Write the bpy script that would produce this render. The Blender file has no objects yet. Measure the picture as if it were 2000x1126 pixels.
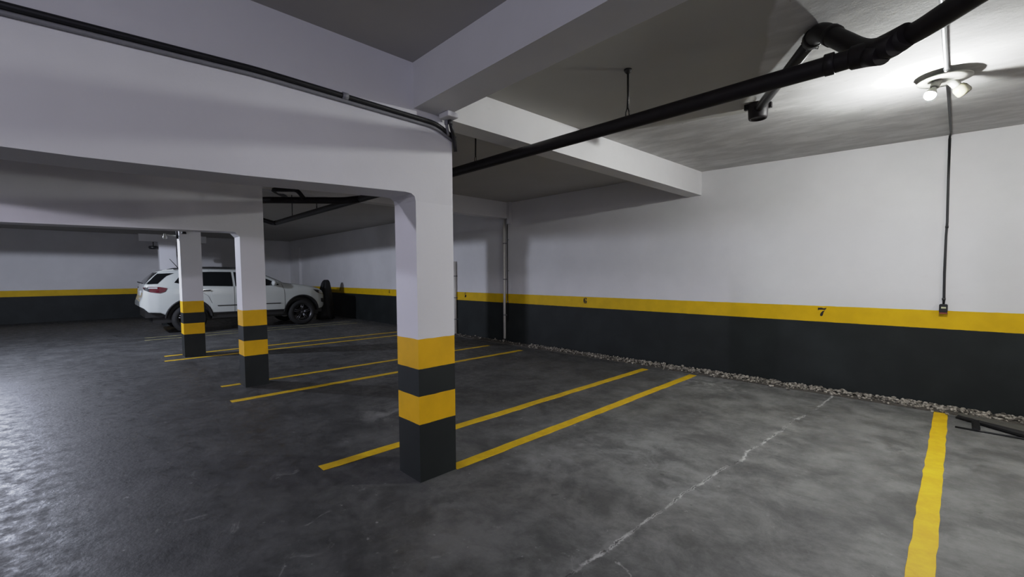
import bpy, bmesh, math, random
from mathutils import Vector, Matrix
random.seed(7)
D = bpy.data
SC = bpy.context.scene
COL = SC.collection
PI = math.pi

# ------------------------------------------------------------------ helpers
def link(o, parent=None):
    COL.objects.link(o)
    if parent is not None:
        o.parent = parent
    return o

def obj(name, bm, mats, parent=None, smooth=False):
    bmesh.ops.recalc_face_normals(bm, faces=bm.faces[:])
    me = D.meshes.new(name)
    bm.to_mesh(me); bm.free()
    for m in (mats if isinstance(mats, (list, tuple)) else [mats]):
        me.materials.append(m)
    if smooth:
        for p in me.polygons: p.use_smooth = True
    return link(D.objects.new(name, me), parent)

def tag(o, label=None, cat=None, group=None, kind=None):
    if label: o['label'] = label
    if cat: o['category'] = cat
    if group: o['group'] = group
    if kind: o['kind'] = kind
    return o

def empty(name, loc=(0, 0, 0), rz=0):
    o = D.objects.new(name, None)
    o.location = loc; o.rotation_euler = (0, 0, rz)
    o.empty_display_size = .1
    return link(o)

def bx(bm, x0, x1, y0, y1, z0, z1, mi=0):
    v = [bm.verts.new((x, y, z)) for x in (x0, x1) for y in (y0, y1) for z in (z0, z1)]
    for f in ((0,1,3,2),(4,6,7,5),(0,4,5,1),(2,3,7,6),(0,2,6,4),(1,5,7,3)):
        bm.faces.new([v[i] for i in f]).material_index = mi
    return v

def box_obj(name, x0, x1, y0, y1, z0, z1, mat, parent=None, bevel=0):
    bm = bmesh.new(); bx(bm, x0, x1, y0, y1, z0, z1)
    if bevel:
        bmesh.ops.bevel(bm, geom=bm.edges[:], offset=bevel, segments=2, affect='EDGES', profile=.5)
    return obj(name, bm, mat, parent)

def frame_of(d):
    d = Vector(d).normalized()
    a = Vector((0, 0, 1)) if abs(d.z) < .9 else Vector((1, 0, 0))
    u = d.cross(a).normalized(); v = d.cross(u).normalized()
    return u, v

def tube(bm, pts, r, n=12, cap=True, mi=0):
    """round tube along pts; r a number or a list"""
    pts = [Vector(p) for p in pts]
    rr = r if isinstance(r, (list, tuple)) else [r]*len(pts)
    rings = []
    u = None
    for i, p in enumerate(pts):
        a = pts[max(i-1, 0)]; b = pts[min(i+1, len(pts)-1)]
        d = (b-a).normalized()
        if u is None:
            u, v = frame_of(d)
        else:
            u = (u - d*u.dot(d))
            if u.length < 1e-6: u, _ = frame_of(d)
            u.normalize(); v = d.cross(u).normalized()
        v = d.cross(u).normalized()
        rings.append([bm.verts.new(p + (u*math.cos(t)+v*math.sin(t))*rr[i]) for t in [2*PI*k/n for k in range(n)]])
    for a, b in zip(rings, rings[1:]):
        for k in range(n):
            f = bm.faces.new((a[k], a[(k+1) % n], b[(k+1) % n], b[k])); f.material_index = mi; f.smooth = True
    if cap:
        bm.faces.new(rings[0][::-1]).material_index = mi
        bm.faces.new(rings[-1]).material_index = mi

def bend(pts, rad, n=6):
    """round the corners of a polyline"""
    pts = [Vector(p) for p in pts]; out = [pts[0]]
    for a, b, c in zip(pts, pts[1:], pts[2:]):
        l = min(rad, (b-a).length*.48, (c-b).length*.48)
        p0 = b+(a-b).normalized()*l; p1 = b+(c-b).normalized()*l
        for k in range(n+1):
            t = k/n
            out.append(p0*(1-t)**2 + b*2*t*(1-t) + p1*t*t)
    out.append(pts[-1]); return out

def lathe(bm, prof, origin=(0,0,0), axis=(0,0,1), n=24, mi=0):
    """prof = [(r, h)] turned about axis through origin"""
    o = Vector(origin); d = Vector(axis).normalized(); u, v = frame_of(d)
    rings = []
    for r, h in prof:
        if r < 1e-6: rings.append([bm.verts.new(o+d*h)])
        else: rings.append([bm.verts.new(o+d*h+(u*math.cos(2*PI*k/n)+v*math.sin(2*PI*k/n))*r) for k in range(n)])
    for a, b in zip(rings, rings[1:]):
        for k in range(n):
            q = [a[k % len(a)], a[(k+1) % len(a)], b[(k+1) % len(b)], b[k % len(b)]]
            q2 = []
            for x in q:
                if x not in q2: q2.append(x)
            if len(q2) >= 3:
                f = bm.faces.new(q2); f.material_index = mi; f.smooth = True

def prism(bm, poly, fn, t0, t1):
    """poly [(a,b)], fn(a,b,t)->xyz"""
    A = [bm.verts.new(fn(a, b, t0)) for a, b in poly]
    B = [bm.verts.new(fn(a, b, t1)) for a, b in poly]
    n = len(poly)
    bm.faces.new(A); bm.faces.new(B[::-1])
    for i in range(n):
        bm.faces.new((A[i], A[(i+1) % n], B[(i+1) % n], B[i]))

# ------------------------------------------------------------------ materials
class NT:
    def __init__(s, name):
        s.m = D.materials.new(name); s.m.use_nodes = True
        s.t = s.m.node_tree; s.b = s.t.nodes['Principled BSDF']
        s.pos = None
    def n(s, typ, **kw):
        nd = s.t.nodes.new(typ)
        for k, v in kw.items(): setattr(nd, k, v)
        return nd
    def l(s, a, b): s.t.links.new(a, b)
    def P(s):
        if s.pos is None: s.pos = s.n('ShaderNodeNewGeometry').outputs['Position']
        return s.pos
    def val(s, sock, v):
        if hasattr(v, 'is_output'): s.l(v, sock)
        else: sock.default_value = v
    def math(s, op, a, b=0.0, c=None):
        nd = s.n('ShaderNodeMath', operation=op)
        s.val(nd.inputs[0], a); s.val(nd.inputs[1], b)
        if c is not None: s.val(nd.inputs[2], c)
        return nd.outputs[0]
    def xyz(s):
        nd = s.n('ShaderNodeSeparateXYZ'); s.l(s.P(), nd.inputs[0]); return nd.outputs
    def noise(s, scale, detail=4, rough=.55, vec=None, dist=0, stretch=None):
        nd = s.n('ShaderNodeTexNoise')
        v = vec or s.P()
        if stretch:
            mp = s.n('ShaderNodeMapping'); s.l(v, mp.inputs[0]); mp.inputs['Scale'].default_value = stretch; v = mp.outputs[0]
        s.l(v, nd.inputs['Vector'])
        nd.inputs['Scale'].default_value = scale; nd.inputs['Detail'].default_value = detail
        nd.inputs['Roughness'].default_value = rough; nd.inputs['Distortion'].default_value = dist
        return nd.outputs['Fac']
    def ramp(s, fac, lo, hi, a=0.0, b=1.0):
        nd = s.n('ShaderNodeMapRange', interpolation_type='SMOOTHSTEP')
        s.val(nd.inputs[0], fac); nd.inputs[1].default_value = lo; nd.inputs[2].default_value = hi
        nd.inputs[3].default_value = a; nd.inputs[4].default_value = b
        return nd.outputs[0]
    def mix(s, fac, a, b, typ='MIX'):
        nd = s.n('ShaderNodeMix', data_type='RGBA', blend_type=typ)
        s.val(nd.inputs[0], fac)
        for sock, v in ((nd.inputs[6], a), (nd.inputs[7], b)):
            if hasattr(v, 'is_output'): s.l(v, sock)
            else: sock.default_value = (*v, 1) if len(v) == 3 else v
        return nd.outputs[2]
    def bump(s, h, strength=.3, dist=.02):
        nd = s.n('ShaderNodeBump'); nd.inputs['Strength'].default_value = strength; nd.inputs['Distance'].default_value = dist
        s.l(h, nd.inputs['Height']); s.l(nd.outputs[0], s.b.inputs['Normal'])
    def base(s, c):
        if hasattr(c, 'is_output'): s.l(c, s.b.inputs['Base Color'])
        else: s.b.inputs['Base Color'].default_value = (*c, 1)
    def rough(s, v): s.val(s.b.inputs['Roughness'], v)

def plain(name, c, rough=.5, metal=0, var=.12, scale=30, coat=0, spec=.5, bump=0):
    t = NT(name)
    f = t.noise(scale, 3)
    t.base(t.mix(f, [x*(1-var) for x in c], [min(1, x*(1+var)) for x in c]))
    t.rough(rough); t.b.inputs['Metallic'].default_value = metal
    t.b.inputs['Specular IOR Level'].default_value = spec
    if coat: t.b.inputs['Coat Weight'].default_value = coat; t.b.inputs['Coat Roughness'].default_value = .05
    if bump: t.bump(f, bump, .005)
    return t.m

WHITE = (.72, .715, .72)
YEL = (.70, .445, .001)
YELP = (.76, .425, .001)
DARK = (.011, .014, .014)

def wall_paint(name, white=WHITE, bands=None, yel=YEL, dark=DARK, grime=.10):
    """painted plaster; bands = list of (z, colour) boundaries from the floor up"""
    t = NT(name)
    n1 = t.noise(.9, 5, .6); n2 = t.noise(14, 4)
    w = t.mix(t.ramp(n1, .3, .75), [x*(1-grime) for x in white], white)
    w = t.mix(t.ramp(n2, .62, .8, 0, .18), w, [x*.8 for x in white])
    c = w
    if bands:
        z = t.xyz()[2]
        zz = t.math('ADD', z, t.math('MULTIPLY', t.math('SUBTRACT', t.noise(9, 3), .5), .008))
        dk = t.mix(t.ramp(t.noise(2.2, 5), .35, .75), [x*.8 for x in dark], [x*1.35 for x in dark])
        scuff = t.ramp(t.noise(6, 6, .7, stretch=(1, 1, 2.2)), .70, .78, 0, .22)
        dk = t.mix(scuff, dk, (.16, .17, .165))
        yl = t.mix(t.ramp(t.noise(5, 4), .3, .7), [x*.88 for x in yel], yel)
        for zt, which in bands:      # top edges, from highest to lowest
            m = t.math('LESS_THAN', zz, zt)
            c = t.mix(m, c, {'y': yl, 'd': dk}[which])
    t.base(c); t.rough(.62)
    t.b.inputs['Specular IOR Level'].default_value = .3
    t.bump(t.noise(60, 4, .6), .12, .004)
    return t.m

M_white = wall_paint('white_paint')
M_dado = wall_paint('white_wall_yellow_dark_dado', bands=[(1.082, 'y'), (.879, 'd')])
M_pillar = wall_paint('pillar_paint', bands=[(1.045, 'y'), (.83, 'd'), (.63, 'y'), (.425, 'd')], yel=YELP, grime=.05)

# ceiling: plain grey-white slab; front bay rough board-marked concrete
def ceiling_mat(name, rough_c):
    t = NT(name)
    if rough_c:
        n = t.noise(3.2, 8, .62, stretch=(.7, 1.6, 1)); m = t.noise(17, 6, .7)
        c = t.mix(t.ramp(n, .36, .70), (.48, .475, .47), (.66, .655, .645))
        c = t.mix(t.ramp(m, .62, .72, 0, .55), c, (.26, .22, .20))
        pits = t.ramp(t.noise(38, 5, .7), .68, .76, 0, .6)
        c = t.mix(pits, c, (.16, .14, .13))
        X, Y, Z = t.xyz()
        wob = t.math('MULTIPLY', t.math('SUBTRACT', t.noise(1.7, 4), .5), .12)
        a = t.math('SUBTRACT', t.math('ADD', X, wob), t.math('MULTIPLY_ADD', Y, -.36, .22))
        b = t.math('SUBTRACT', t.math('ADD', Y, wob), t.math('MULTIPLY_ADD', X, .27, 4.78))
        bare = t.ramp(t.math('MAXIMUM', a, b), -.01, .02)     # smooth plaster elsewhere
        sm = t.mix(t.noise(1.4, 5), (.38, .37, .345), (.44, .43, .40))
        c = t.mix(bare, sm, c)
        t.base(c)
        w = t.n('ShaderNodeTexWave', wave_type='BANDS', bands_direction='Y'); t.l(t.P(), w.inputs['Vector'])
        w.inputs['Scale'].default_value = .55; w.inputs['Distortion'].default_value = 2.2; w.inputs['Detail'].default_value = 4
        h = t.math('ADD', t.math('MULTIPLY', w.outputs['Fac'], .5), t.math('MULTIPLY', t.noise(20, 7, .7), .55))
        t.bump(t.math('MULTIPLY', h, bare), .35, .012)
    else:
        n = t.noise(1.4, 5)
        t.base(t.mix(n, (.40, .39, .37), (.50, .485, .46)))
        t.bump(t.noise(45, 4), .15, .004)
    t.rough(.85); t.b.inputs['Specular IOR Level'].default_value = .2
    return t.m
M_ceil_rough = ceiling_mat('rough_concrete_ceiling', True)
M_ceil = ceiling_mat('grey_plaster_ceiling', False)

# floor
def floor_mat():
    t = NT('worn_concrete_floor')
    X, Y, Z = t.xyz()
    big = t.noise(.55, 6, .6, dist=.4); mid = t.noise(2.3, 10, .74, dist=.25); fine = t.noise(26, 5, .7)
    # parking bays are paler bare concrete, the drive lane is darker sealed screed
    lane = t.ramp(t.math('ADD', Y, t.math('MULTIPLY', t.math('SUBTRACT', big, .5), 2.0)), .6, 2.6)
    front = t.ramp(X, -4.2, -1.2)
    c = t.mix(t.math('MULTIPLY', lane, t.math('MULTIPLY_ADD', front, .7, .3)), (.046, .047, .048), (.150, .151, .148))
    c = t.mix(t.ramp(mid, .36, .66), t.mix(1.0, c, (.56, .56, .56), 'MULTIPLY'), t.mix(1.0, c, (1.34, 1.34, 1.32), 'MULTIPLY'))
    c = t.mix(t.ramp(fine, .55, .75, 0, .16), c, (.23, .23, .22))
    # pale lime scuffs
    sc = t.noise(4.5, 9, .72, dist=1.0)
    c = t.mix(t.ramp(sc, .61, .70, 0, .5), c, (.27, .27, .265))
    sp = t.noise(17, 3, .6); c = t.mix(t.math('MULTIPLY', t.ramp(sp, .68, .72, 0, .7), t.ramp(mid, .40, .55)), c, (.30, .30, .295))
    pits = t.ramp(t.noise(11, 2, .5), .26, .29, .5, 0); c = t.mix(pits, c, (.03, .03, .03))
    def blot(cx, cy, r, strength, col, sx=1.0):
        nonlocal c
        dx = t.math('MULTIPLY', t.math('SUBTRACT', X, cx), sx); dy = t.math('SUBTRACT', Y, cy)
        d = t.math('SQRT', t.math('ADD', t.math('MULTIPLY', dx, dx), t.math('MULTIPLY', dy, dy)))
        f = t.math('MULTIPLY', t.ramp(d, 0, r, 1, 0), t.ramp(sc, .42, .64))
        c = t.mix(t.math('MULTIPLY', f, strength), c, col)
    blot(-4.35, 2.35, .55, .75, (.26, .26, .255)); blot(-2.35, 6.05, .6, .9, (.40, .40, .39), .7)
    blot(-.95, 5.0, .5, .35, (.045, .045, .044)); blot(-.35, 4.9, .35, .7, (.26, .26, .25))
    blot(-1.9, 3.3, .9, .75, (.24, .245, .24)); blot(-1.35, 3.0, .6, .6, (.26, .265, .26))
    blot(-.75, 2.5, .65, .5, (.05, .05, .049)); blot(-2.3, 2.7, .7, .6, (.22, .22, .22))
    # expansion crack along the bay
    wob = t.math('ADD', t.math('MULTIPLY', t.math('SUBTRACT', t.noise(2.2, 2, .5), .5), .14), t.math('MULTIPLY', t.math('SUBTRACT', t.noise(14, 5, .7), .5), .07))
    d = t.math('ABSOLUTE', t.math('SUBTRACT', t.math('ADD', X, wob), t.math('MULTIPLY_ADD', Y, .06, -1.42)))
    brk = t.ramp(t.noise(2.6, 3), .36, .52)
    c = t.mix(t.math('MULTIPLY', t.ramp(d, .0, .10, .22, 0), t.ramp(mid, .40, .65)), c, (.30, .30, .295))
    c = t.mix(t.math('MULTIPLY', t.ramp(d, .003, .016, .95, 0), t.math('MULTIPLY', brk, t.ramp(t.noise(11, 4, .7), .36, .50))), c, (.48, .48, .47))
    c = t.mix(t.math('MULTIPLY', t.ramp(d, .002, .006, .85, 0), t.ramp(t.noise(7, 4), .45, .55)), c, (.02, .02, .02))
    # short branch crack
    d2 = t.math('ABSOLUTE', t.math('SUBTRACT', t.math('ADD', Y, wob), t.math('MULTIPLY_ADD', X, -.42, 1.42)))
    gate = t.math('MULTIPLY', t.ramp(X, -1.34, -1.30), t.ramp(X, -.95, -.75, 1, 0))
    c = t.mix(t.math('MULTIPLY', t.math('MULTIPLY', t.ramp(d2, .002, .010, .6, 0), gate), t.ramp(t.noise(12, 4, .7), .42, .55)), c, (.42, .42, .41))
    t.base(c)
    gl = t.ramp(t.noise(9, 8, .75), .3, .7, .38, .72)
    t.rough(gl)
    coarse = t.math('MULTIPLY', t.ramp(Y, .2, 1.1, 1, 0), t.noise(30, 3, .6))
    h = t.math('ADD', t.math('MULTIPLY', mid, .5), t.math('ADD', t.math('MULTIPLY', fine, .12), t.math('MULTIPLY', coarse, .55)))
    t.bump(h, .35, .012)
    return t.m
M_floor = floor_mat()

def line_mat():
    t = NT('yellow_line_paint')
    n = t.noise(7, 6, .7); n2 = t.noise(45, 4, .7)
    c = t.mix(t.ramp(n, .35, .7), (.70, .43, .004), (.84, .56, .008))
    c = t.mix(t.ramp(n2, .62, .78, 0, .55), c, (.30, .19, .01))
    t.base(c); t.rough(.55); t.bump(n2, .3, .004)
    return t.m
M_line = line_mat()
def faded_mat():
    t = NT('faded_line_paint'); n = t.noise(6, 6, .7)
    t.base(t.mix(t.ramp(n, .35, .65), (.16, .15, .09), (.34, .32, .15))); t.rough(.6); return t.m
M_faded = faded_mat()

M_pipe = plain('black_pipe', (.010, .008, .009), .5, var=.3, scale=18, spec=.25)
M_pipe2 = plain('dark_grey_pipe', (.024, .022, .022), .35, var=.3, scale=18)
M_black = plain('black_plastic', (.010, .010, .011), .4)
M_cable = plain('black_cable', (.008, .008, .009), .5)
M_greytube = plain('grey_tube', (.20, .20, .21), .45)
M_chrome = plain('galvanised_steel', (.62, .64, .66), .28, metal=1, var=.05)
M_steel_dark = plain('dark_rod_steel', (.03, .028, .026), .5, metal=.4)
M_pvc = plain('white_plastic_pipe', (.62, .60, .56), .4, var=.08)
M_porc = plain('white_lamp_holder', (.34, .34, .30), .3, var=.04)
M_cream = plain('cream_plastic', (.55, .56, .36), .4)
M_orange = plain('rust_red_plastic', (.24, .05, .03), .5)
M_num = plain('black_stencil_paint', (.012, .006, .006), .6)
M_bag = plain('black_fabric', (.008, .008, .009), .7, bump=.3)
M_metalbar = plain('dusty_dark_metal', (.075, .072, .062), .6, metal=.0, var=.4, scale=9, bump=.2)
def glow(name, c, s):
    t = NT(name); n = t.noise(8, 2)
    t.base((.9, .85, .7)); t.b.inputs['Emission Color'].default_value = (*c, 1); t.b.inputs['Emission Strength'].default_value = s
    return t.m
BULB_S = 4300
M_bulb = glow('lit_bulb', (.98, 1.0, .985), BULB_S)
M_bulb_off = plain('unlit_bulb_glass', (.20, .19, .13), .15, var=.03, coat=.5)
# gravel
def gravel_mat():
    t = NT('gravel_stones')
    n = t.noise(28, 2, .5); n2 = t.noise(120, 3)
    c = t.mix(t.ramp(n, .35, .68), (.09, .08, .066), (.50, .46, .39))
    c = t.mix(t.ramp(n, .66, .74), c, (.80, .76, .68))
    t.base(t.mix(t.ramp(n2, .4, .7, 0, .4), c, (.05, .045, .04))); t.rough(.85); return t.m
M_gravel = gravel_mat()
def soil_mat():
    t = NT('gravel_bed'); n = t.noise(40, 5, .7)
    t.base(t.mix(n, (.02, .018, .015), (.14, .125, .105))); t.rough(.95); t.bump(n, .6, .02); return t.m
M_soil = soil_mat()

# ------------------------------------------------------------------ camera (15.35 mm, slight downward pitch)
f_px, cy, yaw, pitch, roll = 852.81, 584.59, .796421, -.0560067, -.0054812
F = Vector((-math.sin(yaw)*math.cos(pitch), math.cos(yaw)*math.cos(pitch), math.sin(pitch)))
R0 = Vector((math.cos(yaw), math.sin(yaw), 0)); U0 = R0.cross(F)
R = R0*math.cos(roll)+U0*math.sin(roll); U = -R0*math.sin(roll)+U0*math.cos(roll)
cam = D.cameras.new('camera'); cam.sensor_width = 36; cam.lens = f_px/2000*36
cam.shift_y = (cy-563)/2000; cam.clip_start = .02; cam.clip_end = 200
co = link(D.objects.new('camera', cam))
m = Matrix((R, U, -F)).transposed().to_4x4(); m.translation = (0, 0, 1.5)
co.matrix_world = m
SC.camera = co

# ------------------------------------------------------------------ room shell
W = 6.771; XB = -21.45; XF = 4.2; YL = -7.0
def struct(name, bm, mats, parent=None):
    return tag(obj(name, bm, mats, parent), kind='structure')
def sbox(name, x0, x1, y0, y1, z0, z1, mat, bevel=0):
    return tag(box_obj(name, x0, x1, y0, y1, z0, z1, mat, None, bevel), kind='structure')

sbox('floor', XB-.2, XF+.2, YL-.2, W+.2, -.15, 0, M_floor)
wr = sbox('wall_right', XB-.2, XF+.2, W, W+.2, 0, 3.3, M_dado)
sbox('wall_back', XB-.2, XB, YL, W, 0, 3.3, M_dado)
sbox('wall_left', XB-.2, XF+.2, YL-.2, YL, 0, 3.3, M_dado)
sbox('wall_front', XF, XF+.2, 1.2, W, 0, 3.3, M_dado)   # stops short: opening added to let sky fill into the lane
# ceilings: front bay slab slopes a little
def cz(x, y): return 2.985-.022*x+.017*(y-W)
bm = bmesh.new()
def slab(bm, x0, x1, y0, y1, zf, th=.2):
    v = []
    for dz in (0, th):
        for x, y in ((x0, y0), (x1, y0), (x1, y1), (x0, y1)):
            v.append(bm.verts.new((x, y, zf(x, y)+dz)))
    for f in ((0,1,2,3),(7,6,5,4),(0,4,5,1),(1,5,6,2),(2,6,7,3),(3,7,4,0)):
        bm.faces.new([v[i] for i in f])
slab(bm, -2.9, XF+.1, 1.75, W+.1, cz)
struct('ceiling', bm, M_ceil_rough)
bm = bmesh.new(); slab(bm, -2.9, XF+.1, YL-.1, 1.75, lambda x, y: 2.985-.022*x+.017*(1.75-W))
struct('ceiling_lane', bm, M_ceil)
bm = bmesh.new(); slab(bm, XB-.1, -2.9, YL-.1, W+.1, lambda x, y: 3.09)
struct('ceiling_far', bm, M_ceil)

# long beams that carry the pillars; their soffits sag slightly, with a rounded haunch at the pillar
def long_beam(name, x0, x1, prof, yend, ztop):
    """prof: soffit points (y, z) from the lane to the pillar"""
    bm = bmesh.new()
    poly = [(-6.98, ztop)] + prof + [(yend, prof[-1][1]), (yend, ztop)]
    prism(bm, poly, lambda a, b, t: (t, a, b), x0, x1)
    return struct(name, bm, M_white)
long_beam('beam_near', -2.965, -2.675, [(-6.98, 2.02), (0, 2.02), (.17, 2.024), (.63, 2.036), (1.1, 2.056), (1.60, 2.074), (1.645, 2.070), (1.672, 2.052), (1.68, 2.02)], 2.0, 3.12)
long_beam('beam_middle', -6.98, -6.70, [(-6.98, 2.05), (-.57, 2.057), (.6, 2.075), (1.42, 2.09), (1.45, 2.085), (1.50, 2.03)], 1.79, 3.12)
# cross beam from the near pillar towards the viewer
bm = bmesh.new()
prism(bm, [(1.675, 2.652), (1.925, 2.652), (1.925, 3.1), (1.675, 3.1)], lambda a, b, t: (t, a-.03*(t+2.675), b), -2.68, XF)
struct('beam_cross', bm, M_white)
# beams from the pillars to the right-hand wall
sbox('beam_white', -3.0, -2.785, 1.99, W, 2.695, 3.14, M_white)
sbox('beam_second', -7.2, -6.985, 1.78, W, 2.745, 3.14, M_white)
sbox('beam_third', -17.48, -17.22, 1.22, 2.9, 2.58, 2.80, M_white)
sbox('beam_lane', -6.72, -2.95, -1.75, -1.5, 2.36, 3.14, M_white)
# pilaster in the far corner and a thin one behind the pale conduit
sbox('trim_1', -20.6, -20.0, W-.10, W, 0, 2.75, M_dado)

# ------------------------------------------------------------------ pillars
def pillar(x0, x1, y0, y1, zt, label):
    o = box_obj('striped_pillar', x0, x1, y0, y1, -.002, zt, M_pillar)
    return tag(o, label, 'pillar', 'square pillars with painted warning bands', 'thing')
pillar(-2.965, -2.675, 1.68, 2.0, 2.02, 'thick white square pillar nearest the viewer, with yellow and dark bands')
pillar(-6.98, -6.70, 1.50, 1.79, 2.03, 'white square pillar with yellow and dark bands in front of the car doors')
pillar(-10.35, -10.05, 1.285, 1.61, 3.09, 'grey-white pillar with yellow bands hiding the rear wheel of the car')
p4 = box_obj('white_pillar', -17.5, -17.2, 1.68, 2.1, 0, 2.58, M_pillar)
tag(p4, 'pale bluish pillar rising behind the roof of the white car', 'pillar', kind='thing')

# ------------------------------------------------------------------ bay lines
def bay_line(x0, x1, y0, y1, label, mat=M_line, gaps=()):
    bm = bmesh.new()
    N = 60; rnd = random.Random(int(abs(x0)*1000))
    ya = y0
    segs = []
    for g0, g1 in gaps:
        segs.append((ya, g0)); ya = g1
    segs.append((ya, y1))
    for a, b in segs:
        n = max(2, int((b-a)/.12)); rows = []
        for i in range(n+1):
            y = a+(b-a)*i/n; w = rnd.uniform(-.004, .004)
            rows.append([bm.verts.new((x0+w+rnd.uniform(-.003, .003), y, 0.0)), bm.verts.new((x1+w+rnd.uniform(-.003, .003), y, 0.0)),
                         bm.verts.new((x0+w, y, .003)), bm.verts.new((x1+w, y, .003))])
        for r, s in zip(rows, rows[1:]):
            bm.faces.new((r[2], r[3], s[3], s[2])); bm.faces.new((r[0], r[2], s[2], s[0])); bm.faces.new((r[1], s[1], s[3], r[3]))
    o = obj('bay_line', bm, mat)
    return tag(o, label, 'parking line', 'painted bay lines on the floor', 'thing')
bay_line(-.135, -.028, 1.6, 6.54, 'broad yellow floor line beside the metal bar, right edge of bay 7')
bay_line(-2.765, -2.658, 2.0, 6.42, 'bright yellow floor line starting at the foot of the nearest pillar')
bay_line(-3.485, -3.377, 1.257, 6.30, 'bright yellow floor line passing just behind the nearest pillar')
bay_line(-6.115, -6.012, 1.195, 6.17, 'yellow floor line in front of the second pillar, crossing its bay uncovered')
bay_line(-7.03, -6.94, 1.27, 6.13, 'yellow floor line running under the second pillar', gaps=((1.5, 1.79),))
bay_line(-9.89, -9.79, .96, 6.30, 'thin yellow floor line along the near side of the third pillar')
bay_line(-10.50, -10.40, 1.02, 6.30, 'thin yellow floor line along the far side of the third pillar')
bay_line(-13.48, -13.38, .96, 6.2, 'faded floor line on the near side of the white car', M_faded)
bay_line(-14.02, -13.92, 1.0, 6.2, 'faded floor line almost under the wheels of the white car', M_faded)

# ------------------------------------------------------------------ bay numbers on the yellow band
GLYPH = {
 '7': [[(0,1),(.07,.94),(.40,.97),(.68,.90),(.88,.93),(1,1),(.93,.80),(.80,.70),(.45,.73),(.15,.71),(.05,.66),(0,.66)],
       [(.72,.62),(.82,.66),(.66,.40),(.62,.16),(.55,.02),(.42,-.03),(.29,.03),(.27,.16),(.36,.38),(.56,.58)]],
 '6': [[(.55,1),(.75,1),(.93,.90),(.95,.76),(.82,.66),(.68,.70),(.68,.82),(.60,.90),(.48,.92)],
       [(.45,1),(.30,.96),(.12,.82),(.02,.55),(.08,.28),(.25,.08),(.42,0),(.45,.06),(.36,.25),(.33,.55),(.38,.85)],
       [(.58,.60),(.75,.58),(.92,.44),(.96,.28),(.86,.10),(.66,0),(.58,.06),(.66,.22),(.68,.38),(.62,.50)]],
 '5': [[(.15,1),(.85,1),(.80,.84),(.25,.86)],[(.15,.86),(.25,.86),(.25,.62),(.15,.55)],
       [(.28,.58),(.55,.66),(.85,.55),(.95,.30),(.80,.08),(.45,0),(.15,.06),(.08,.20),(.22,.28),(.34,.16),(.52,.14),(.62,.30),(.55,.48),(.35,.46)]],
 '4': [[(.62,1),(.84,1),(.84,0),(.58,0),(.58,.70)],[(.50,.90),(.0,.34),(.0,.24),(1,.24),(1,.36),(.20,.36),(.52,.72)]],
 '3': [[(.08,.86),(.30,1),(.65,1),(.90,.82),(.82,.60),(.60,.52),(.90,.38),(.92,.16),(.65,0),(.28,0),(.05,.16),(.20,.24),(.36,.12),(.55,.18),(.60,.36),(.36,.46),(.36,.56),(.58,.64),(.58,.84),(.36,.90),(.20,.78)]],
}
for ch, x, w in (('7', -1.26, .092), ('6', -4.98, .085), ('5', -8.62, .085), ('4', -12.42, .085), ('3', -16.1, .085)):
    bm = bmesh.new()
    for poly in GLYPH[ch]:
        vs = [bm.verts.new((x+a*w, W-.002, .952+b*.112)) for a, b in poly]
        f = bm.faces.new(vs)
    bmesh.ops.triangulate(bm, faces=bm.faces[:])
    tag(obj('bay_number', bm, M_num, wr), 'black stencilled number %s' % ch)

# ------------------------------------------------------------------ gravel strip at the wall foot
bm = bmesh.new()
def gtop(x): return .012
bx(bm, -9.2, 3.0, 6.50, W-.004, 0, .012)
bed = obj('gravel_strip', bm, [M_soil, M_gravel])
bm = bmesh.new(); bm.from_mesh(bed.data)
rnd = random.Random(3)
ICO = bmesh.new(); bmesh.ops.create_icosphere(ICO, subdivisions=1, radius=1)
iv = [v.co.copy() for v in ICO.verts]; ifc = [[v.index for v in f.verts] for f in ICO.faces]; ICO.free()
def stone(bm, x, y, z, s, mi=1):
    rz = rnd.uniform(0, PI); e = (rnd.uniform(.7, 1.5), rnd.uniform(.6, 1.0), rnd.uniform(.4, .75))
    Mx = Matrix.Rotation(rz, 3, 'Z') @ Matrix.Rotation(rnd.uniform(-.5, .5), 3, 'X')
    vs = []
    for c in iv:
        c = Vector((c.x*e[0], c.y*e[1], c.z*e[2]))*s*rnd.uniform(.78, 1.2)
        vs.append(bm.verts.new(Mx @ c+Vector((x, y, z))))
    for f in ifc: bm.faces.new([vs[i] for i in f]).material_index = mi
for k in range(2600):
    u = rnd.random()
    x = 2.2-8.5*u**1.35 if rnd.random() < .85 else rnd.uniform(-9, 2.2)
    y = W-.04-abs(rnd.gauss(0, .10))
    if y < 6.42: continue
    s = rnd.uniform(.009, .027)*(1.0 if x > -4 else .8)
    heap = max(0, 1-(W-y)/.20)
    stone(bm, x, y, .012+s*.35+rnd.random()*.035*heap, s)
me = bed.data; bm.to_mesh(me); bm.free()
tag(bed, 'loose stones heaped along the foot of the dark wall', 'gravel', kind='stuff')

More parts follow.
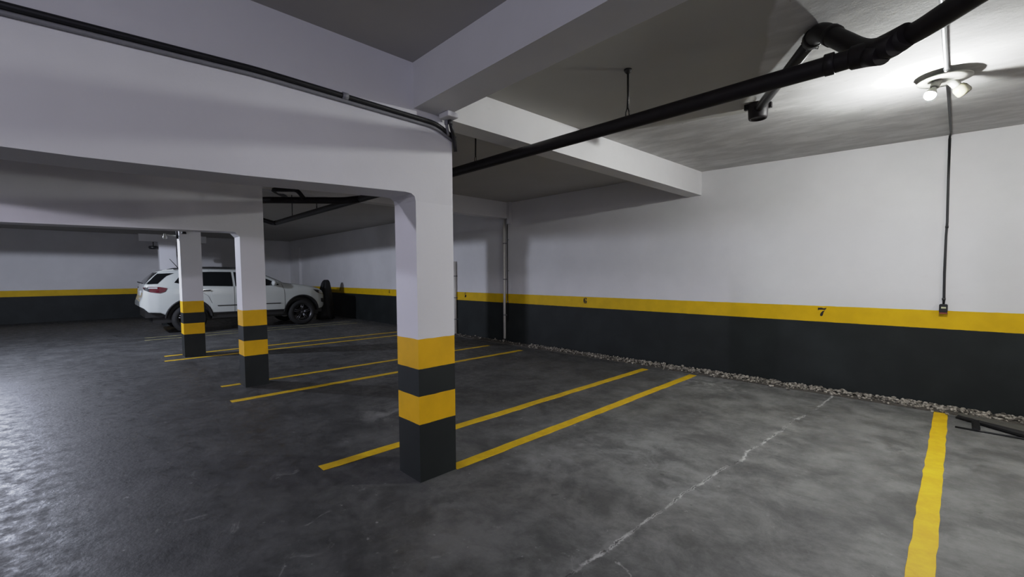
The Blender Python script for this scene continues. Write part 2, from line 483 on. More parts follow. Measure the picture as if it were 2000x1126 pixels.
# ------------------------------------------------------------------ drain pipe with branch
ZP = 2.585; YP = 2.83; RP = .047
pipe = empty('drain_pipe', (-.34, YP, ZP))
tag(pipe, 'long black drain pipe hung under the ceiling with a branch and floor trap', 'pipe')
def pobj(name, bm, mat, parent, smooth=False, label=None):
    """mesh given in world coordinates, parented to a thing whose origin sits elsewhere"""
    root = parent
    off = Vector((0, 0, 0)); p = parent
    while p is not None:
        off += p.location; p = p.parent
    for v in bm.verts: v.co -= off
    o = obj(name, bm, mat, parent, smooth)
    if label: o['label'] = label
    return o
A = Vector((-.34, 2.82, ZP)); B = A+Vector((.67, -.74, -.01))*2.6
bm = bmesh.new()
tube(bm, bend([(-9.75, YP+.01, ZP), (-.42, YP, ZP), (-.2, YP-.06, ZP), tuple(B)], .16, 8), RP, 20)
pobj('main_run', bm, M_pipe, pipe)
bm = bmesh.new()
tube(bm, bend([(-9.70, YP, ZP), (-9.86, 2.83, ZP), (-10.02, 2.55, ZP+.10)], .1), RP*.98, 16)
pobj('end_elbow', bm, M_pipe, pipe)
E1 = Vector((-.605, 3.06, 2.885))
bm = bmesh.new()
tube(bm, bend([A+Vector((.10, -.10, -.035)), A+Vector((-.03, .02, .02)), E1, E1+Vector((-.07, .14, .012))], .11, 8), .049, 18)
pobj('branch_elbow', bm, M_pipe, pipe)
bm = bmesh.new()                                     # wye body and its collars
tube(bm, [A+Vector((-.09, .004, 0)), A+Vector((-.08, .004, 0)), A+Vector((.02, 0, -.004)), A+Vector((.09, -.05, -.006)), A+Vector((.14, -.10, -.004))], [.047, .056, .062, .060, .053], 20)
tube(bm, [A+Vector((-.02, .0, -.01)), A+Vector((.05, -.06, -.045))], [.052, .05], 18)
pobj('wye_fitting', bm, M_pipe, pipe)
for p0, d in ((A+Vector((-.17, .003, 0)), Vector((-1, 0, 0))), (E1+Vector((.07, -.06, -.08)), Vector((.6, -.55, -.7))), (E1+Vector((-.05, .10, .01)), Vector((-.5, .86, .05)))):
    bm = bmesh.new(); d.normalize()
    tube(bm, [p0-d*.022, p0-d*.02, p0+d*.02, p0+d*.022], [.050, .055, .055, .050], 18)
    pobj('collar', bm, M_pipe, pipe)
T = Vector((-1.27, 4.24, 2.925))
bm = bmesh.new(); tube(bm, [E1+Vector((-.05, .10, .01)), T+Vector((.03, -.06, -.01))], .037, 18)
pobj('branch_run', bm, M_pipe2, pipe)
bm = bmesh.new()
lathe(bm, [(0, .075), (.075, .075), (.080, .06), (.080, .03), (.074, -.07), (.070, -.085), (.058, -.085), (.055, -.075), (0, -.072)], T, n=28)
trap = pobj('floor_trap', bm, M_pipe, pipe)
for a in (.4, .4+PI):
    bm = bmesh.new(); c = T+Vector((math.cos(a)*.088, math.sin(a)*.088, .03))
    bx(bm, c.x-.016, c.x+.016, c.y-.016, c.y+.016, c.z-.03, c.z+.03)
    pobj('screw_lug', bm, M_pipe, trap)
# wire ties on the branch elbow
bm = bmesh.new()
for k in range(5):
    p0 = E1+Vector((-.06, .11, .01)); a0 = k*1.2
    tube(bm, [p0+Vector((.03*math.cos(a0), .02, .045*math.sin(a0))), p0+Vector((.055*math.cos(a0+.4), .03, .06*math.sin(a0+.4))), p0+Vector((.05*math.cos(a0+.9), -.02, .07*math.sin(a0+.9)))], .003, 6)
pobj('wire_tie', bm, M_steel_dark, pipe)
# behind: second pipe branching off
bm = bmesh.new()
tube(bm, bend([(-5.95, YP, ZP), (-6.25, 2.72, ZP), (-7.05, 1.95, ZP+.02), (-8.5, .9, ZP+.03)], .12), RP, 16)
pobj('side_run', bm, M_pipe, pipe)
bm = bmesh.new()
tube(bm, bend([(-6.6, 2.3, ZP+.02), (-6.62, 2.22, ZP+.14), (-7.0, 2.0, ZP+.17), (-7.7, 2.4, ZP+.2)], .08), .03, 12)
pobj('vent_run', bm, M_pipe, pipe)

def hanger(x, y, zt, zb, label):
    r = empty('pipe_hanger', (x, y, zb))
    tag(r, label, 'hanger', 'hanger rods of the drain pipe')
    bm = bmesh.new(); tube(bm, [(x, y, zt), (x+.004, y, (zt+zb)/2), (x, y, zb+.10)], .008, 8); pobj('rod', bm, M_steel_dark, r)
    bm = bmesh.new(); lathe(bm, [(0, 0), (.028, 0), (.028, -.012), (.012, -.03), (0, -.03)], (x, y, zt), n=12); pobj('anchor', bm, M_steel_dark, r)
    bm = bmesh.new()
    for s in (-1, 1):
        tube(bm, [(x, y, zb+.11), (x+s*.012, y, zb+.075), (x+s*.014, y, zb+.049)], .005, 6)
    pobj('clevis', bm, M_steel_dark, r)
hanger(-1.70, YP, cz(-1.7, YP), ZP, 'black hanger rod dropping from the open ceiling to the drain pipe')
hanger(-3.40, YP, 3.09, ZP, 'short black hanger rod beyond the white beam holding the drain pipe')
hanger(-7.55, YP, 3.09, ZP, 'thin hanger rod seen between two pillars, nearer of that pair')
hanger(-8.75, YP, 3.09, ZP, 'thin hanger rod seen between two pillars, farther of that pair')

# ------------------------------------------------------------------ conduit on the near beam
XA = -2.675
cd = empty('cable_conduit', (XA+.02, -3, 2.56))
tag(cd, 'black conduit with grey tube below it along the big white beam', 'conduit')
path = [(XA+.022, -6.5, 2.52), (XA+.022, -.19, 2.563), (XA+.022, .70, 2.597), (XA+.022, 1.84, 2.584), (XA+.022, 2.01, 2.515)]
bm = bmesh.new(); tube(bm, bend(path, .06), .0155, 12); pobj('black_tube', bm, M_cable, cd)
bm = bmesh.new(); tube(bm, bend([(x-.008, y, z-.026) for x, y, z in path], .06), .0105, 10); pobj('grey_tube', bm, M_greytube, cd)
bm = bmesh.new(); tube(bm, [(XA+.022, 1.165, 2.592), (XA+.022, 1.20, 2.592)], .021, 12); pobj('coupling', bm, M_greytube, cd)
# junction box under the cross beam, with cable tails turning round the pillar edge
jb = empty('junction_box', (-2.60, 1.93, 2.64))
tag(jb, 'small white junction box with dangling cables at the beam corner', 'junction box')
bm = bmesh.new(); bx(bm, -2.640, -2.53, 1.86, 1.955, 2.615, 2.652); bmesh.ops.bevel(bm, geom=bm.edges[:], offset=.004, segments=1, affect='EDGES'); pobj('box', bm, M_white, jb)
for k, (dx, dy) in enumerate(((-2.60, 1.93), (-2.625, 1.915))):
    bm = bmesh.new()
    lathe(bm, [(.012, 0), (.014, -.004), (.014, -.03), (.010, -.035), (0, -.035)], (dx, dy, 2.616), n=10); pobj('gland', bm, M_black if k == 0 else M_greytube, jb)
bm = bmesh.new(); tube(bm, bend([(-2.60, 1.93, 2.60), (-2.61, 1.955, 2.55), (-2.648, 2.0, 2.50), (-2.66, 2.02, 2.42)], .04), .014, 10); pobj('cable', bm, M_cable, jb)
bm = bmesh.new(); tube(bm, bend([(-2.625, 1.915, 2.60), (-2.63, 1.925, 2.56), (-2.65, 1.95, 2.52)], .03), .010, 10); pobj('cable', bm, M_greytube, jb)

# ------------------------------------------------------------------ lamp on the ceiling, its tube and the wall drop
LX, LY = -.125, 4.57
LZ = cz(LX, LY)
lamp = empty('ceiling_lamp', (LX, LY, LZ))
tag(lamp, 'twin ceiling lamp holder with one glowing bulb and one dark bulb', 'lamp')
bm = bmesh.new(); lathe(bm, [(0, 0), (.15, 0), (.15, -.008), (.06, -.016), (.0, -.018)], (LX, LY, LZ-.035), n=28); pobj('base_plate', bm, M_porc, lamp)
bm = bmesh.new(); tube(bm, [(LX, LY, LZ), (LX, LY, LZ-.036)], .02, 12); pobj('stem', bm, M_porc, lamp)
d1 = (R*-.45+Vector((0, 0, -.88))).normalized(); d2 = (R*.62+Vector((0, 0, -.70))-F*.15).normalized()
c1 = Vector((LX, LY, LZ-.05))+R*-.05; c2 = Vector((LX, LY, LZ-.05))+R*.055
for c, d, mt, lab in ((c1, d1, M_bulb, 'glowing bulb'), (c2, d2, M_bulb_off, 'unlit bulb')):
    bm = bmesh.new(); lathe(bm, [(0, -.01), (.024, -.01), (.028, .0), (.028, .045), (.024, .05), (0, .05)], c, d, 20); s = pobj('socket', bm, M_porc, lamp)
    bm = bmesh.new()
    if mt is M_bulb:
        bh = bmesh.new(); lathe(bh, [(.014, .05), (.018, .06), (.030, .085), (.0345, .104), (0, .104)], c, d, 16); pobj('bulb_housing', bh, M_porc, lamp)
        prof = [(.034, .106), (.0335, .115), (.030, .128), (.018, .140), (0, .145)]
    else: prof = [(.022, .05), (.034, .056), (.044, .072), (.046, .115), (.040, .128), (0, .130)]
    lathe(bm, prof, c, d, 16); pobj('bulb', bm, mt, lamp, label=lab)
ct = empty('ceiling_tube', (LX+.012, 3.4, LZ))
tag(ct, 'shiny metal tube running along the ceiling to the lamp', 'conduit')
bm = bmesh.new()
tube(bm, [(LX+.012, y, cz(LX, y)-.014) for y in (1.9, 2.8, 3.6, 4.54)], .0125, 12); pobj('tube', bm, M_chrome, ct)
bm = bmesh.new(); tube(bm, [(LX+.012, 4.40, cz(LX, 4.4)-.014), (LX+.012, 4.44, cz(LX, 4.44)-.014)], .017, 12); pobj('clip', bm, M_chrome, ct)
wc = empty('drop_cable', (-.115, W-.012, 1.0))
tag(wc, 'black cable hanging down the white wall to a small socket box', 'cable')
bm = bmesh.new()
tube(bm, [(LX+.01, 4.62, cz(LX, 4.6)-.012)]+[(LX+.012, y, cz(LX, y)-.011) for y in (5.2, 5.9, 6.6)]+[(-.122, W-.016, 2.97), (-.122, W-.012, 2.93)], .009, 8)
tube(bm, [(-.122, W-.012, 2.95), (-.117, W-.012, 2.5), (-.109, W-.011, 2.05), (-.113, W-.011, 1.9), (-.111, W-.011, 1.5), (-.105, W-.011, 1.21), (-.106, W-.011, 1.15)],[.012,.011,.011,.011,.012,.012,.010], 10)
tube(bm, [(-.106, W-.013, 1.222), (-.106, W-.013, 1.20)], .016, 10)
tube(bm, [(-.110, W-.011, 2.01), (-.110, W-.011, 1.985)], .014, 10)
pobj('cable', bm, M_cable, wc)
so = empty('socket_box', (-.106, W-.02, 1.09))
tag(so, 'small black socket box with pale outlet at the end of the cable', 'socket')
bm = bmesh.new(); bx(bm, -.140, -.072, W-.045, W-.0005, 1.062, 1.155); bmesh.ops.bevel(bm, geom=bm.edges[:], offset=.006, segments=2, affect='EDGES'); pobj('box', bm, M_black, so)
bm = bmesh.new(); bx(bm, -.123, -.085, W-.048, W-.044, 1.108, 1.126); pobj('outlet', bm, M_cream, so)
bm = bmesh.new(); bx(bm, -.139, -.073, W-.046, W-.0006, 1.049, 1.063); pobj('bottom_cap', bm, M_orange, so)

# ------------------------------------------------------------------ pipes on the right-hand wall
def wall_pipe(x, z0, z1, r, mat, label, name='wall_pipe'):
    t = empty(name, (x, W-r-.004, z0)); tag(t, label, 'pipe', 'thin vertical pipes on the wall')
    bm = bmesh.new(); tube(bm, [(x, W-r-.004, z0), (x, W-r-.004, z1)], r, 14); pobj('tube', bm, mat, t)
    for k in range(3):
        z = z0+(z1-z0)*(.2+.3*k)
        bm = bmesh.new(); tube(bm, [(x, W-r-.004, z-.012), (x, W-r-.004, z+.012)], r+.003, 14); bx(bm, x-r-.02, x+r+.02, W-.006, W-.001, z-.012, z+.012)
        pobj('clip', bm, M_greytube, t)
    return t
wall_pipe(-7.13, .07, 2.74, .028, M_pvc, 'white vertical pipe on the wall below the beam end, left of number 6')
wall_pipe(-7.05, .45, 2.74, .009, M_black, 'thin black tube beside the white vertical wall pipe')
wall_pipe(-8.95, .02, 1.85, .036, M_pvc, 'pale vertical pipe on the wall next to the edge of the nearest pillar')
# bracket where the beam meets the wall
sbox('trim_2', -6.985, -6.90, W-.08, W, 2.62, 3.1, M_white)

# ------------------------------------------------------------------ metal bar lying by the wall
br = empty('metal_bar', (.4, 6.3, 0)); tag(br, 'dusty dark metal bar lying on the gravel beside the broad yellow line', 'metal bar')
bm = bmesh.new()
def bar_ring(x, y0, y1, z0, h):
    w = y1-y0
    return [bm.verts.new((x+.02*(b if b < 1 else 1), y0+a*w, z0+b*h)) for a, b in [(0, 0), (-.01, .35), (.10, .70), (.35, .95), (.75, 1.0), (1, .8), (1, 0)]]
r1 = bar_ring(.03, 6.355, 6.435, .012, .040); r2 = bar_ring(1.0, 5.58, 5.99, .012, .10)
for k in range(len(r1)): bm.faces.new((r1[k], r1[(k+1) % len(r1)], r2[(k+1) % len(r1)], r2[k])).material_index = 1 if k < 2 else 0  # front faces black: shade along the lower edge put into the colour
bm.faces.new(r1[::-1]); bm.faces.new(r2)
pobj('bar', bm, [M_metalbar, M_black], br)
bm = bmesh.new(); bx(bm, .140, .195, 5.95, 6.27, .004, .045); bmesh.ops.bevel(bm, geom=bm.edges[:], offset=.012, segments=2, affect='EDGES'); pobj('bracket', bm, M_black, br)
bm = bmesh.new(); tube(bm, [(.028, 5.975, .010), (.20, 5.968, .010), (1.0, 5.955, .010)], .0085, 8); pobj('thin_rod', bm, M_black, br)

# ------------------------------------------------------------------ small fittings at the third pillar
pl = empty('pillar_lamp', (-10.2, 1.27, 2.3)); tag(pl, 'small white lamp arm with black cable on the third pillar', 'lamp')
bm = bmesh.new(); tube(bm, bend([(-10.06, 1.28, 2.62), (-10.05, 1.262, 2.52), (-10.1, 1.255, 2.40), (-10.1, 1.262, 2.2)], .05), .018, 8); pobj('cable', bm, M_cable, pl)
bm = bmesh.new(); tube(bm, [(-10.2, 1.285, 2.26), (-10.2, 1.10, 2.27)], .012, 8); pobj('arm', bm, M_porc, pl)
bm = bmesh.new(); lathe(bm, [(0, .03), (.02, .03), (.022, 0), (.035, -.03), (.030, -.06), (0, -.065)], (-10.2, 1.09, 2.26), n=14); pobj('shade', bm, M_porc, pl)
bm = bmesh.new(); lathe(bm, [(0, .05), (.015, .05), (.04, -.03), (.04, -.05), (0, -.05)], (-10.04, 1.35, 2.34), n=12); pobj('cable_end', bm, M_cable, pl)
sf = empty('ceiling_fitting', (-17.33, 1.56, 2.41)); tag(sf, 'small black fitting under the short far beam beside the pale pillar', 'fitting')
bm = bmesh.new(); lathe(bm, [(0, .04), (.10, .04), (.13, 0), (.10, -.05), (0, -.06)], (-17.33, 1.56, 2.41), n=14); pobj('body', bm, M_black, sf)
bm = bmesh.new(); tube(bm, [(-17.33, 1.56, 2.44), (-17.33, 1.56, 2.585)], .012, 8); pobj('stem', bm, M_black, sf)

# ------------------------------------------------------------------ the white car
M_car = plain('white_car_paint', (.50, .525, .50), .25, var=.02, coat=.8)
M_glass = plain('tinted_car_glass', (.006, .007, .008), .06, var=.05, spec=.6)
M_trim = plain('black_car_trim', (.010, .010, .010), .55)
M_tyre = plain('tyre_rubber', (.010, .010, .010), .8)
M_rim = plain('dark_alloy', (.10, .10, .105), .3, metal=.8)
M_red = plain('red_tail_lens', (.10, .006, .012), .12, var=.5, scale=14, coat=.6)
M_lens = plain('clear_head_lens', (.45, .46, .46), .1, var=.4, scale=16, coat=.7)
M_plate = plain('pale_number_plate', (.45, .47, .46), .4)
M_seam = plain('panel_seam', (.05, .05, .05), .6)

CX, CY0 = -15.125, .967
car = empty('car', (CX, CY0+2.3, 0))
tag(car, 'white compact SUV parked nose to the wall behind the striped pillars', 'car')
def cw(s, w, z): return (CX+w, CY0+s, z)
def interp(tab, s):
    if s <= tab[0][0]: return tab[0][1]
    for (a, x), (b, y) in zip(tab, tab[1:]):
        if s <= b:
            t = (s-a)/(b-a); return x+(y-x)*t
    return tab[-1][1]
TOP = [(0, .86), (.03, .93), (.055, 1.0), (.075, 1.15), (.11, 1.30), (.20, 1.42), (.30, 1.53), (.40, 1.625), (.52, 1.668), (.8, 1.695), (1.5, 1.712), (2.1, 1.705), (2.45, 1.672), (2.70, 1.605), (2.95, 1.50), (3.15, 1.40), (3.32, 1.312), (3.5, 1.282), (3.9, 1.235), (4.2, 1.175), (4.40, 1.105), (4.52, 1.03), (4.58, .95), (4.62, .86)]
BOT = [(0, .755), (.08, .70), (.16, .60), (.40, .575), (.5, .52), (1.5, .50), (3.3, .485), (4.36, .475), (4.50, .50), (4.62, .60)]
HWL = [(0, .70), (.03, .76), (.08, .83), (.16, .875), (.35, .91), (.7, .925), (3.7, .925), (4.1, .905), (4.35, .85), (4.5, .765), (4.58, .66), (4.62, .55)]
ARCH = ((1.0, .485), (3.84, .49))
def top(s): return interp(TOP, s)
def bot(s):
    b = interp(BOT, s)
    for c, r in ARCH:
        d = abs(s-c)
        if d < r: b = max(b, .405+math.sqrt(r*r-d*d))
    return b
def hw(s, z):
    w = interp(HWL, s)
    if z > 1.22: w -= .235*((z-1.22)/.48)**1.25*(w/.925)
    if z < .85: w -= .035*((.85-z)/.35)**2
    if 1.0 < z <= 1.22: w -= .012*((z-1.0)/.22)**2
    elif z > 1.22: w -= .012
    t = top(s); r = .09
    if z > t-r:
        q = min(1, (z-(t-r))/r); w -= r*.8*(1-math.sqrt(max(0, 1-q*q)))
    return max(w, .05)
st = sorted(set([round(i*.033, 4) for i in range(141)]+[a for a, _ in TOP]+[c+d*r for c, r in ARCH for d in (-1, -.995, -.985, -.97, -.94, -.9, .9, .94, .97, .985, .995, 1)]))
st = [s for s in st if 0 <= s <= 4.62]
bm = bmesh.new(); rings = []
NZ = 26
for s in st:
    b, t = bot(s), top(s)
    half = [(0, b), (hw(s, b)*.6, b), (hw(s, b)-.02, b)]
    for k in range(NZ+1):
        q = k/NZ; q = q if q < .7 else .7+.3*math.sin((q-.7)/.3*PI/2)
        z = b+(t-b)*q; half.append((hw(s, z), z))
    wt = hw(s, t)
    for fcr in (.8, .5, .2, 0): half.append((wt*fcr, t+.022*(1-fcr*fcr)*min(1, wt/.6)))
    full = half+[(-w, z) for w, z in half[-2:0:-1]]
    rings.append([bm.verts.new(cw(s, w, z)) for w, z in full])
n = len(rings[0])
for a, b in zip(rings, rings[1:]):
    for k in range(n):
        f = bm.faces.new((a[k], a[(k+1) % n], b[(k+1) % n], b[k])); f.smooth = True
bm.faces.new(rings[0]); bm.faces.new(rings[-1][::-1])
body = pobj('body', bm, M_car, car)
bm = bmesh.new(); bx(bm, CX-.66, CX+.66, CY0+.25, CY0+4.4, .30, .95); bx(bm, CX-.84, CX+.84, CY0+1.5, CY0+3.32, .36, .52); bx(bm, CX-.74, CX+.74, CY0+.10, CY0+.5, .46, .64); bx(bm, CX-.68, CX+.68, CY0+4.2, CY0+4.5, .36, .52)
pobj('underbody', bm, M_trim, car)

def side_patch(bm, edge0, edge1, side, off=.008, nu=14, nv=10, mi=0, zy=False):
    """skin patch on the body side; edge0(u), edge1(u) -> (s, z)"""
    g = []
    for i in range(nu+1):
        (s0, z0), (s1, z1) = edge0(i/nu), edge1(i/nu)
        row = []
        for j in range(nv+1):
            s = s0+(s1-s0)*j/nv; z = z0+(z1-z0)*j/nv
            row.append(bm.verts.new(cw(s, side*(hw(s, z)+off), z)))
        g.append(row)
    for a, b in zip(g, g[1:]):
        for j in range(nv):
            f = bm.faces.new((a[j], a[j+1], b[j+1], b[j])); f.smooth = True
def L(a, b): return lambda u: (a[0]+(b[0]-a[0])*u, a[1]+(b[1]-a[1])*u)
def poly(*pts):
    def f(u):
        k = min(int(u*(len(pts)-1)), len(pts)-2); t = u*(len(pts)-1)-k
        return (pts[k][0]+(pts[k+1][0]-pts[k][0])*t, pts[k][1]+(pts[k+1][1]-pts[k][1])*t)
    return f
for sd in (1, -1):
    for nm, e0, e1 in (('rear_door_window', L((1.12, 1.262), (2.0, 1.232)), poly((1.12, 1.622), (1.55, 1.637), (2.0, 1.632))),
                       ('front_door_window', L((2.06, 1.230), (3.18, 1.238)), poly((2.06, 1.630), (2.32, 1.612), (2.60, 1.54), (2.85, 1.44), (3.05, 1.34), (3.18, 1.262))),
                       ('rear_quarter_window', L((.70, 1.35), (1.08, 1.262)), L((.86, 1.56), (1.08, 1.615)))):
        bm = bmesh.new(); side_patch(bm, e0, e1, sd); pobj(nm, bm, M_glass, car)
    # dark wrap of the tailgate glass round the corner
    bm = bmesh.new(); side_patch(bm, poly((.125, 1.315), (.225, 1.42), (.32, 1.53), (.38, 1.585)), poly((.36, 1.325), (.45, 1.42), (.55, 1.52), (.72, 1.60)), sd, .006, 16, 8); pobj('tailgate_glass_corner', bm, M_glass, car)
    # tail lamp: grey inner end, red lens
    bm = bmesh.new(); side_patch(bm, poly((.075, 1.235), (.2, 1.25), (.4, 1.245), (.55, 1.215)), poly((.095, 1.17), (.2, 1.115), (.4, 1.085), (.50, 1.125)), sd, .014, 14, 6); tl = pobj('tail_lamp', bm, M_red, car)
    bm = bmesh.new(); side_patch(bm, L((.078, 1.232), (.19, 1.245)), L((.095, 1.17), (.19, 1.125)), sd, .018, 8, 4); pobj('lamp_housing', bm, M_trim, tl)
    bm = bmesh.new(); side_patch(bm, L((.17, 1.237), (.35, 1.237)), L((.17, 1.205), (.35, 1.20)), sd, .020, 8, 3); pobj('white_lens', bm, M_lens, tl)
    # head lamp and fog lamp grille
    bm = bmesh.new(); side_patch(bm, poly((4.18, 1.09), (4.34, 1.07), (4.54, .985)), poly((4.30, .985), (4.42, .945), (4.54, .925)), sd, .012, 12, 6); hl = pobj('head_lamp', bm, M_trim, car)
    bm = bmesh.new(); side_patch(bm, L((4.36, 1.045), (4.52, .985)), L((4.38, .965), (4.52, .94)), sd, .016, 8, 4); pobj('lens', bm, M_lens, hl)
    bm = bmesh.new(); side_patch(bm, L((4.44, .80), (4.59, .79)), L((4.46, .68), (4.56, .655)), sd, .012, 8, 4); pobj('fog_grille', bm, M_trim, car)
    # black wheel-arch cladding
    for c, r in ARCH:
        bm = bmesh.new(); rows = []
        for k in range(41):
            a = PI*(.02+.96*k/40)
            row = []
            for rr, o in ((r-.03, -.10), (r-.005, .006), (r+.040, .010), (r+.042, .0)):
                s = c-math.cos(a)*rr; z = .405+math.sin(a)*rr
                row.append(bm.verts.new(cw(s, sd*(hw(s, z)+o), z)))
            rows.append(row)
        for a, b in zip(rows, rows[1:]):
            for j in range(3): bm.faces.new((a[j], a[j+1], b[j+1], b[j])).smooth = True
        pobj('arch_cladding', bm, M_trim, car)
    # doors: handles, seams, moulding
    for s0 in (1.36, 2.42):
        bm = bmesh.new()
        w = hw(s0, 1.13)
        tube(bm, bend([cw(s0-.11, sd*(w-.005), 1.128), cw(s0-.10, sd*(w+.035), 1.13), cw(s0+.10, sd*(w+.035), 1.135), cw(s0+.11, sd*(w-.005), 1.135)], .02, 4), .013, 8)
        pobj('door_handle', bm, M_trim, car)
    for nm, pts in (('door_seam', [(3.34, .52), (3.34, .9), (3.33, 1.1), (3.26, 1.27)]), ('door_seam', [(2.03, .52), (2.03, .9), (2.03, 1.23)]), ('door_seam', [(1.50, .78), (1.42, .98), (1.20, 1.15), (1.10, 1.26)])):
        bm = bmesh.new()
        f = poly(*pts); g = []
        for i in range(17):
            s, z = f(i/16); g.append((bm.verts.new(cw(s-.005, sd*(hw(s, z)+.003), z)), bm.verts.new(cw(s+.005, sd*(hw(s, z)+.003), z))))
        for a, b in zip(g, g[1:]): bm.faces.new((a[0], a[1], b[1], b[0]))
        pobj(nm, bm, M_seam, car)
    bm = bmesh.new(); side_patch(bm, L((1.62, .72), (3.22, .715)), L((1.62, .695), (3.22, .69)), sd, .014, 20, 2); pobj('side_moulding', bm, M_trim, car)
    bm = bmesh.new(); side_patch(bm, L((1.50, .53), (3.32, .515)), L((1.50, .495), (3.32, .48)), sd, .006, 20, 2); pobj('sill_cladding', bm, M_trim, car)
    # roof rail
    bm = bmesh.new()
    tube(bm, bend([cw(.72, sd*.665, 1.70), cw(.86, sd*.668, 1.745), cw(1.6, sd*.675, 1.762), cw(2.3, sd*.665, 1.745), cw(2.44, sd*.655, 1.685)], .08, 5), .015, 8)
    pobj('roof_rail', bm, M_trim, car)
    # door mirror
    bm = bmesh.new()
    c0 = Vector(cw(3.02, sd*(hw(3.02, 1.30)+.115), 1.305))
    bmesh.ops.create_uvsphere(bm, u_segments=16, v_segments=10, radius=1)
    for v in bm.verts: v.co = Vector((v.co.x*.115, v.co.y*.075*(1.2 if v.co.y > 0 else .7), v.co.z*.085))+c0
    for f_ in bm.faces: f_.smooth = True
    mr = pobj('door_mirror', bm, M_car, car)
    bm = bmesh.new(); tube(bm, [cw(3.05, sd*(hw(3.05, 1.25)-.02), 1.245), cw(3.03, sd*(hw(3.05, 1.25)+.10), 1.27)], [.03, .022], 8); pobj('mirror_foot', bm, M_trim, mr)
    # wheels
    for c, _ in ARCH:
        wc_ = Vector(cw(c, sd*.80, .385)); ax = Vector((sd, 0, 0))
        bm = bmesh.new(); lathe(bm, [(.24, -.10), (.30, -.115), (.36, -.105), (.383, -.06), (.385, 0), (.383, .06), (.36, .105), (.30, .115), (.262, .10), (.24, .04), (.24, -.10)], wc_, ax, 40); wh = pobj('wheel', bm, M_tyre, car)
        bm = bmesh.new(); lathe(bm, [(.262, .10), (.25, .095), (.235, .05), (.23, -.05), (.24, -.08)], wc_, ax, 36); lathe(bm, [(0, .075), (.035, .075), (.06, .06), (.06, .02), (0, .02)], wc_, ax, 20)
        for k in range(5):
            a = 2*PI*k/5+.3
            for da in (-.13, .13):
                p0 = wc_+ax*.062+Vector((0, math.cos(a+da*1.6), math.sin(a+da*1.6)))*.05
                p1 = wc_+ax*.082+Vector((0, math.cos(a+da), math.sin(a+da)))*.25
                tube(bm, [p0, p1], [.020, .016], 8)
        pobj('rim', bm, M_rim, wh)
        bm = bmesh.new(); lathe(bm, [(0, 0), (.17, 0), (.17, .02), (0, .02)], wc_, ax, 24); pobj('brake_disc', bm, M_steel_dark, wh)
# tailgate glass, windscreen
def srear(z):
    for (a, x), (b, y) in zip(TOP, TOP[1:]):
        if x <= z <= y: return a+(b-a)*(z-x)/(y-x)
def sfront(z):
    for (a, x), (b, y) in zip(TOP[12:], TOP[13:]):
        if y <= z <= x: return a+(b-a)*(x-z)/(x-y)
for nm, fn, z0, z1, sg in (('tailgate_glass', srear, 1.315, 1.60, -1), ('windscreen', sfront, 1.325, 1.655, 1)):
    bm = bmesh.new(); g = []
    for i in range(11):
        z = z0+(z1-z0)*i/10; s = fn(z); wt = hw(s, z)
        g.append([bm.verts.new(cw(s+sg*.006, wt*(j/8-1)*.97, z+.006+.022*(1-(j/8-1)**2))) for j in range(17)])
    for a, b in zip(g, g[1:]):
        for j in range(16): bm.faces.new((a[j], a[j+1], b[j+1], b[j])).smooth = True
    pobj(nm, bm, M_glass, car)
bm = bmesh.new()                                   # roof spoiler over the tailgate
prism(bm, [(.335, 1.615), (.34, 1.625), (.55, 1.690), (.75, 1.705), (.75, 1.66), (.55, 1.64)], lambda a, b, t: cw(a, t, b), -.66, .66)
pobj('roof_spoiler', bm, M_car, car)
bm = bmesh.new(); tube(bm, [cw(.92, .05, 1.70), cw(.90, .05, 1.74), cw(.72, .05, 1.99)], [.03, .012, .006], 8); pobj('antenna', bm, M_trim, car)
bm = bmesh.new(); tube(bm, [cw(.13, .30, 1.325), cw(.07, .25, 1.355), cw(.03, .1, 1.37)], .014, 8); pobj('rear_wiper', bm, M_trim, car)
bm = bmesh.new(); bx(bm, CX-.26, CX+.26, CY0+.050, CY0+.075, 1.02, 1.15); pobj('number_plate', bm, M_plate, car)
bm = bmesh.new(); tube(bm, [cw(.10, .62, .53), cw(.22, .62, .53)], .035, 10); pobj('exhaust_tip', bm, M_chrome, car)

# black bundle standing between the car nose and the wall
bb = empty('covered_bundle', (-15.9, 6.0, 0)); tag(bb, 'black fabric cover over a tall narrow load beyond the nose of the white car', 'cover')
bm = bmesh.new()
prof = [(.0, 1.37), (.06, 1.37), (.10, 1.33), (.13, 1.26), (.16, 1.12), (.21, .9), (.25, .5), (.28, .15), (.29, 0), (0, 0)]
lathe(bm, prof, (-15.55, 6.02, 0), n=22)
rn = random.Random(5)
for v in bm.verts:
    a = math.atan2(v.co.y-6.02, v.co.x+15.55); k = 1+.10*math.sin(5*a+v.co.z*3)+.05*math.sin(9*a)
    v.co.x = -15.55+(v.co.x+15.55)*k; v.co.y = 6.02+(v.co.y-6.02)*k+.12*max(0, v.co.z-.9)
pobj('cloth_cover', bm, M_bag, bb)
bm = bmesh.new(); tube(bm, [(-15.5, 6.0, 1.30), (-15.44, 5.93, 1.2), (-15.42, 5.90, 1.1)], .03, 8); pobj('fold', bm, M_bag, bb)

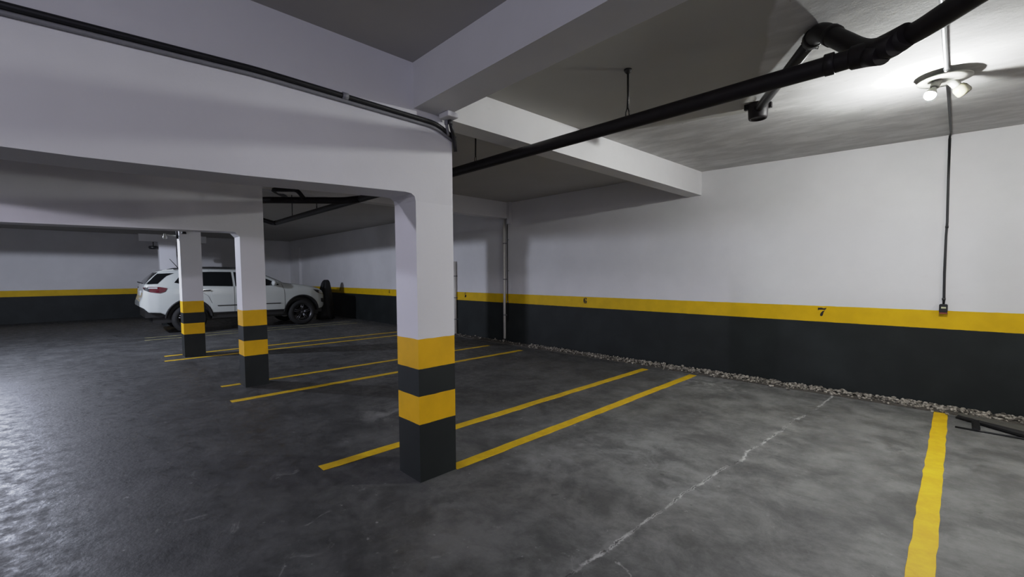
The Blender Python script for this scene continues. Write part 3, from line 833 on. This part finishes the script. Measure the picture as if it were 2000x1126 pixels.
# ------------------------------------------------------------------ garage lamps outside the frame, plus added fill
def lampl(name, loc, p, c, r=.05):
    l = D.lights.new(name, 'POINT'); l.energy = p; l.color = c; l.shadow_soft_size = r
    o = link(D.objects.new(name, l)); o.location = loc; return o
sl = D.lights.new('lane_lamp_far', 'SPOT'); sl.energy = 820; sl.color = (.78, .83, 1.0); sl.shadow_soft_size = .05   # under an opaque shade
sl.spot_size = math.radians(176); sl.spot_blend = .03
so_ = link(D.objects.new('lane_lamp_far', sl)); so_.location = (-12.0, -1.7, 2.74)
lampl('lane_lamp_second', (-7.42, -4.6, 2.75), 70, (.82, .85, 1.0))
lampl('bay_fill_light', (3.3, 4.4, 2.6), 75, (1.0, .96, .92), .12)  # added soft fill from the right, no lamp known there
lampl('lane_lamp_middle', (-3.7, -3.6, 2.56), 270, (.84, .82, 1.0))
lampl('lane_lamp_near', (1.2, -2.6, 2.75), 155, (.84, .84, 1.0), .10)

w = D.worlds.new('world'); SC.world = w; w.use_nodes = True
w.node_tree.nodes['Background'].inputs[0].default_value = (.64, .62, 1.0, 1); w.node_tree.nodes['Background'].inputs[1].default_value = .55
al = D.lights.new('sky_fill_portal', 'AREA'); al.shape = 'RECTANGLE'; al.size = 8.2; al.size_y = 3.0; al.cycles.is_portal = True  # samples the sky fill coming through the added opening
ao = link(D.objects.new('sky_fill_portal', al)); ao.location = (XF+.1, -2.9, 1.5); ao.rotation_euler = Vector((-1, 0, 0)).to_track_quat('-Z', 'Y').to_euler()
SC.view_settings.view_transform = 'Standard'
try: SC.view_settings.look = 'None'
except Exception: pass
SC.view_settings.exposure = 0.0
# phone-like tone curve: linear up to mid tones, soft shoulder for the lamp
SC.view_settings.use_curve_mapping = True
cm = SC.view_settings.curve_mapping
cm.white_level = (5, 5, 5); cm.clip_max_x = 1; cm.clip_max_y = 1
cv = cm.curves[3]
while len(cv.points) > 2: cv.points.remove(cv.points[1])
cv.points[0].location = (0, 0); cv.points[-1].location = (1, .97)
for x, y in ((.05, .25), (.09, .445), (.13, .58), (.20, .70), (.40, .84)): cv.points.new(x, y)
for p_ in cv.points: p_.handle_type = 'AUTO_CLAMPED'
cm.update()
SC.cycles.max_bounces = 8
SC.cycles.diffuse_bounces = 5
SC.cycles.sample_clamp_indirect = 6
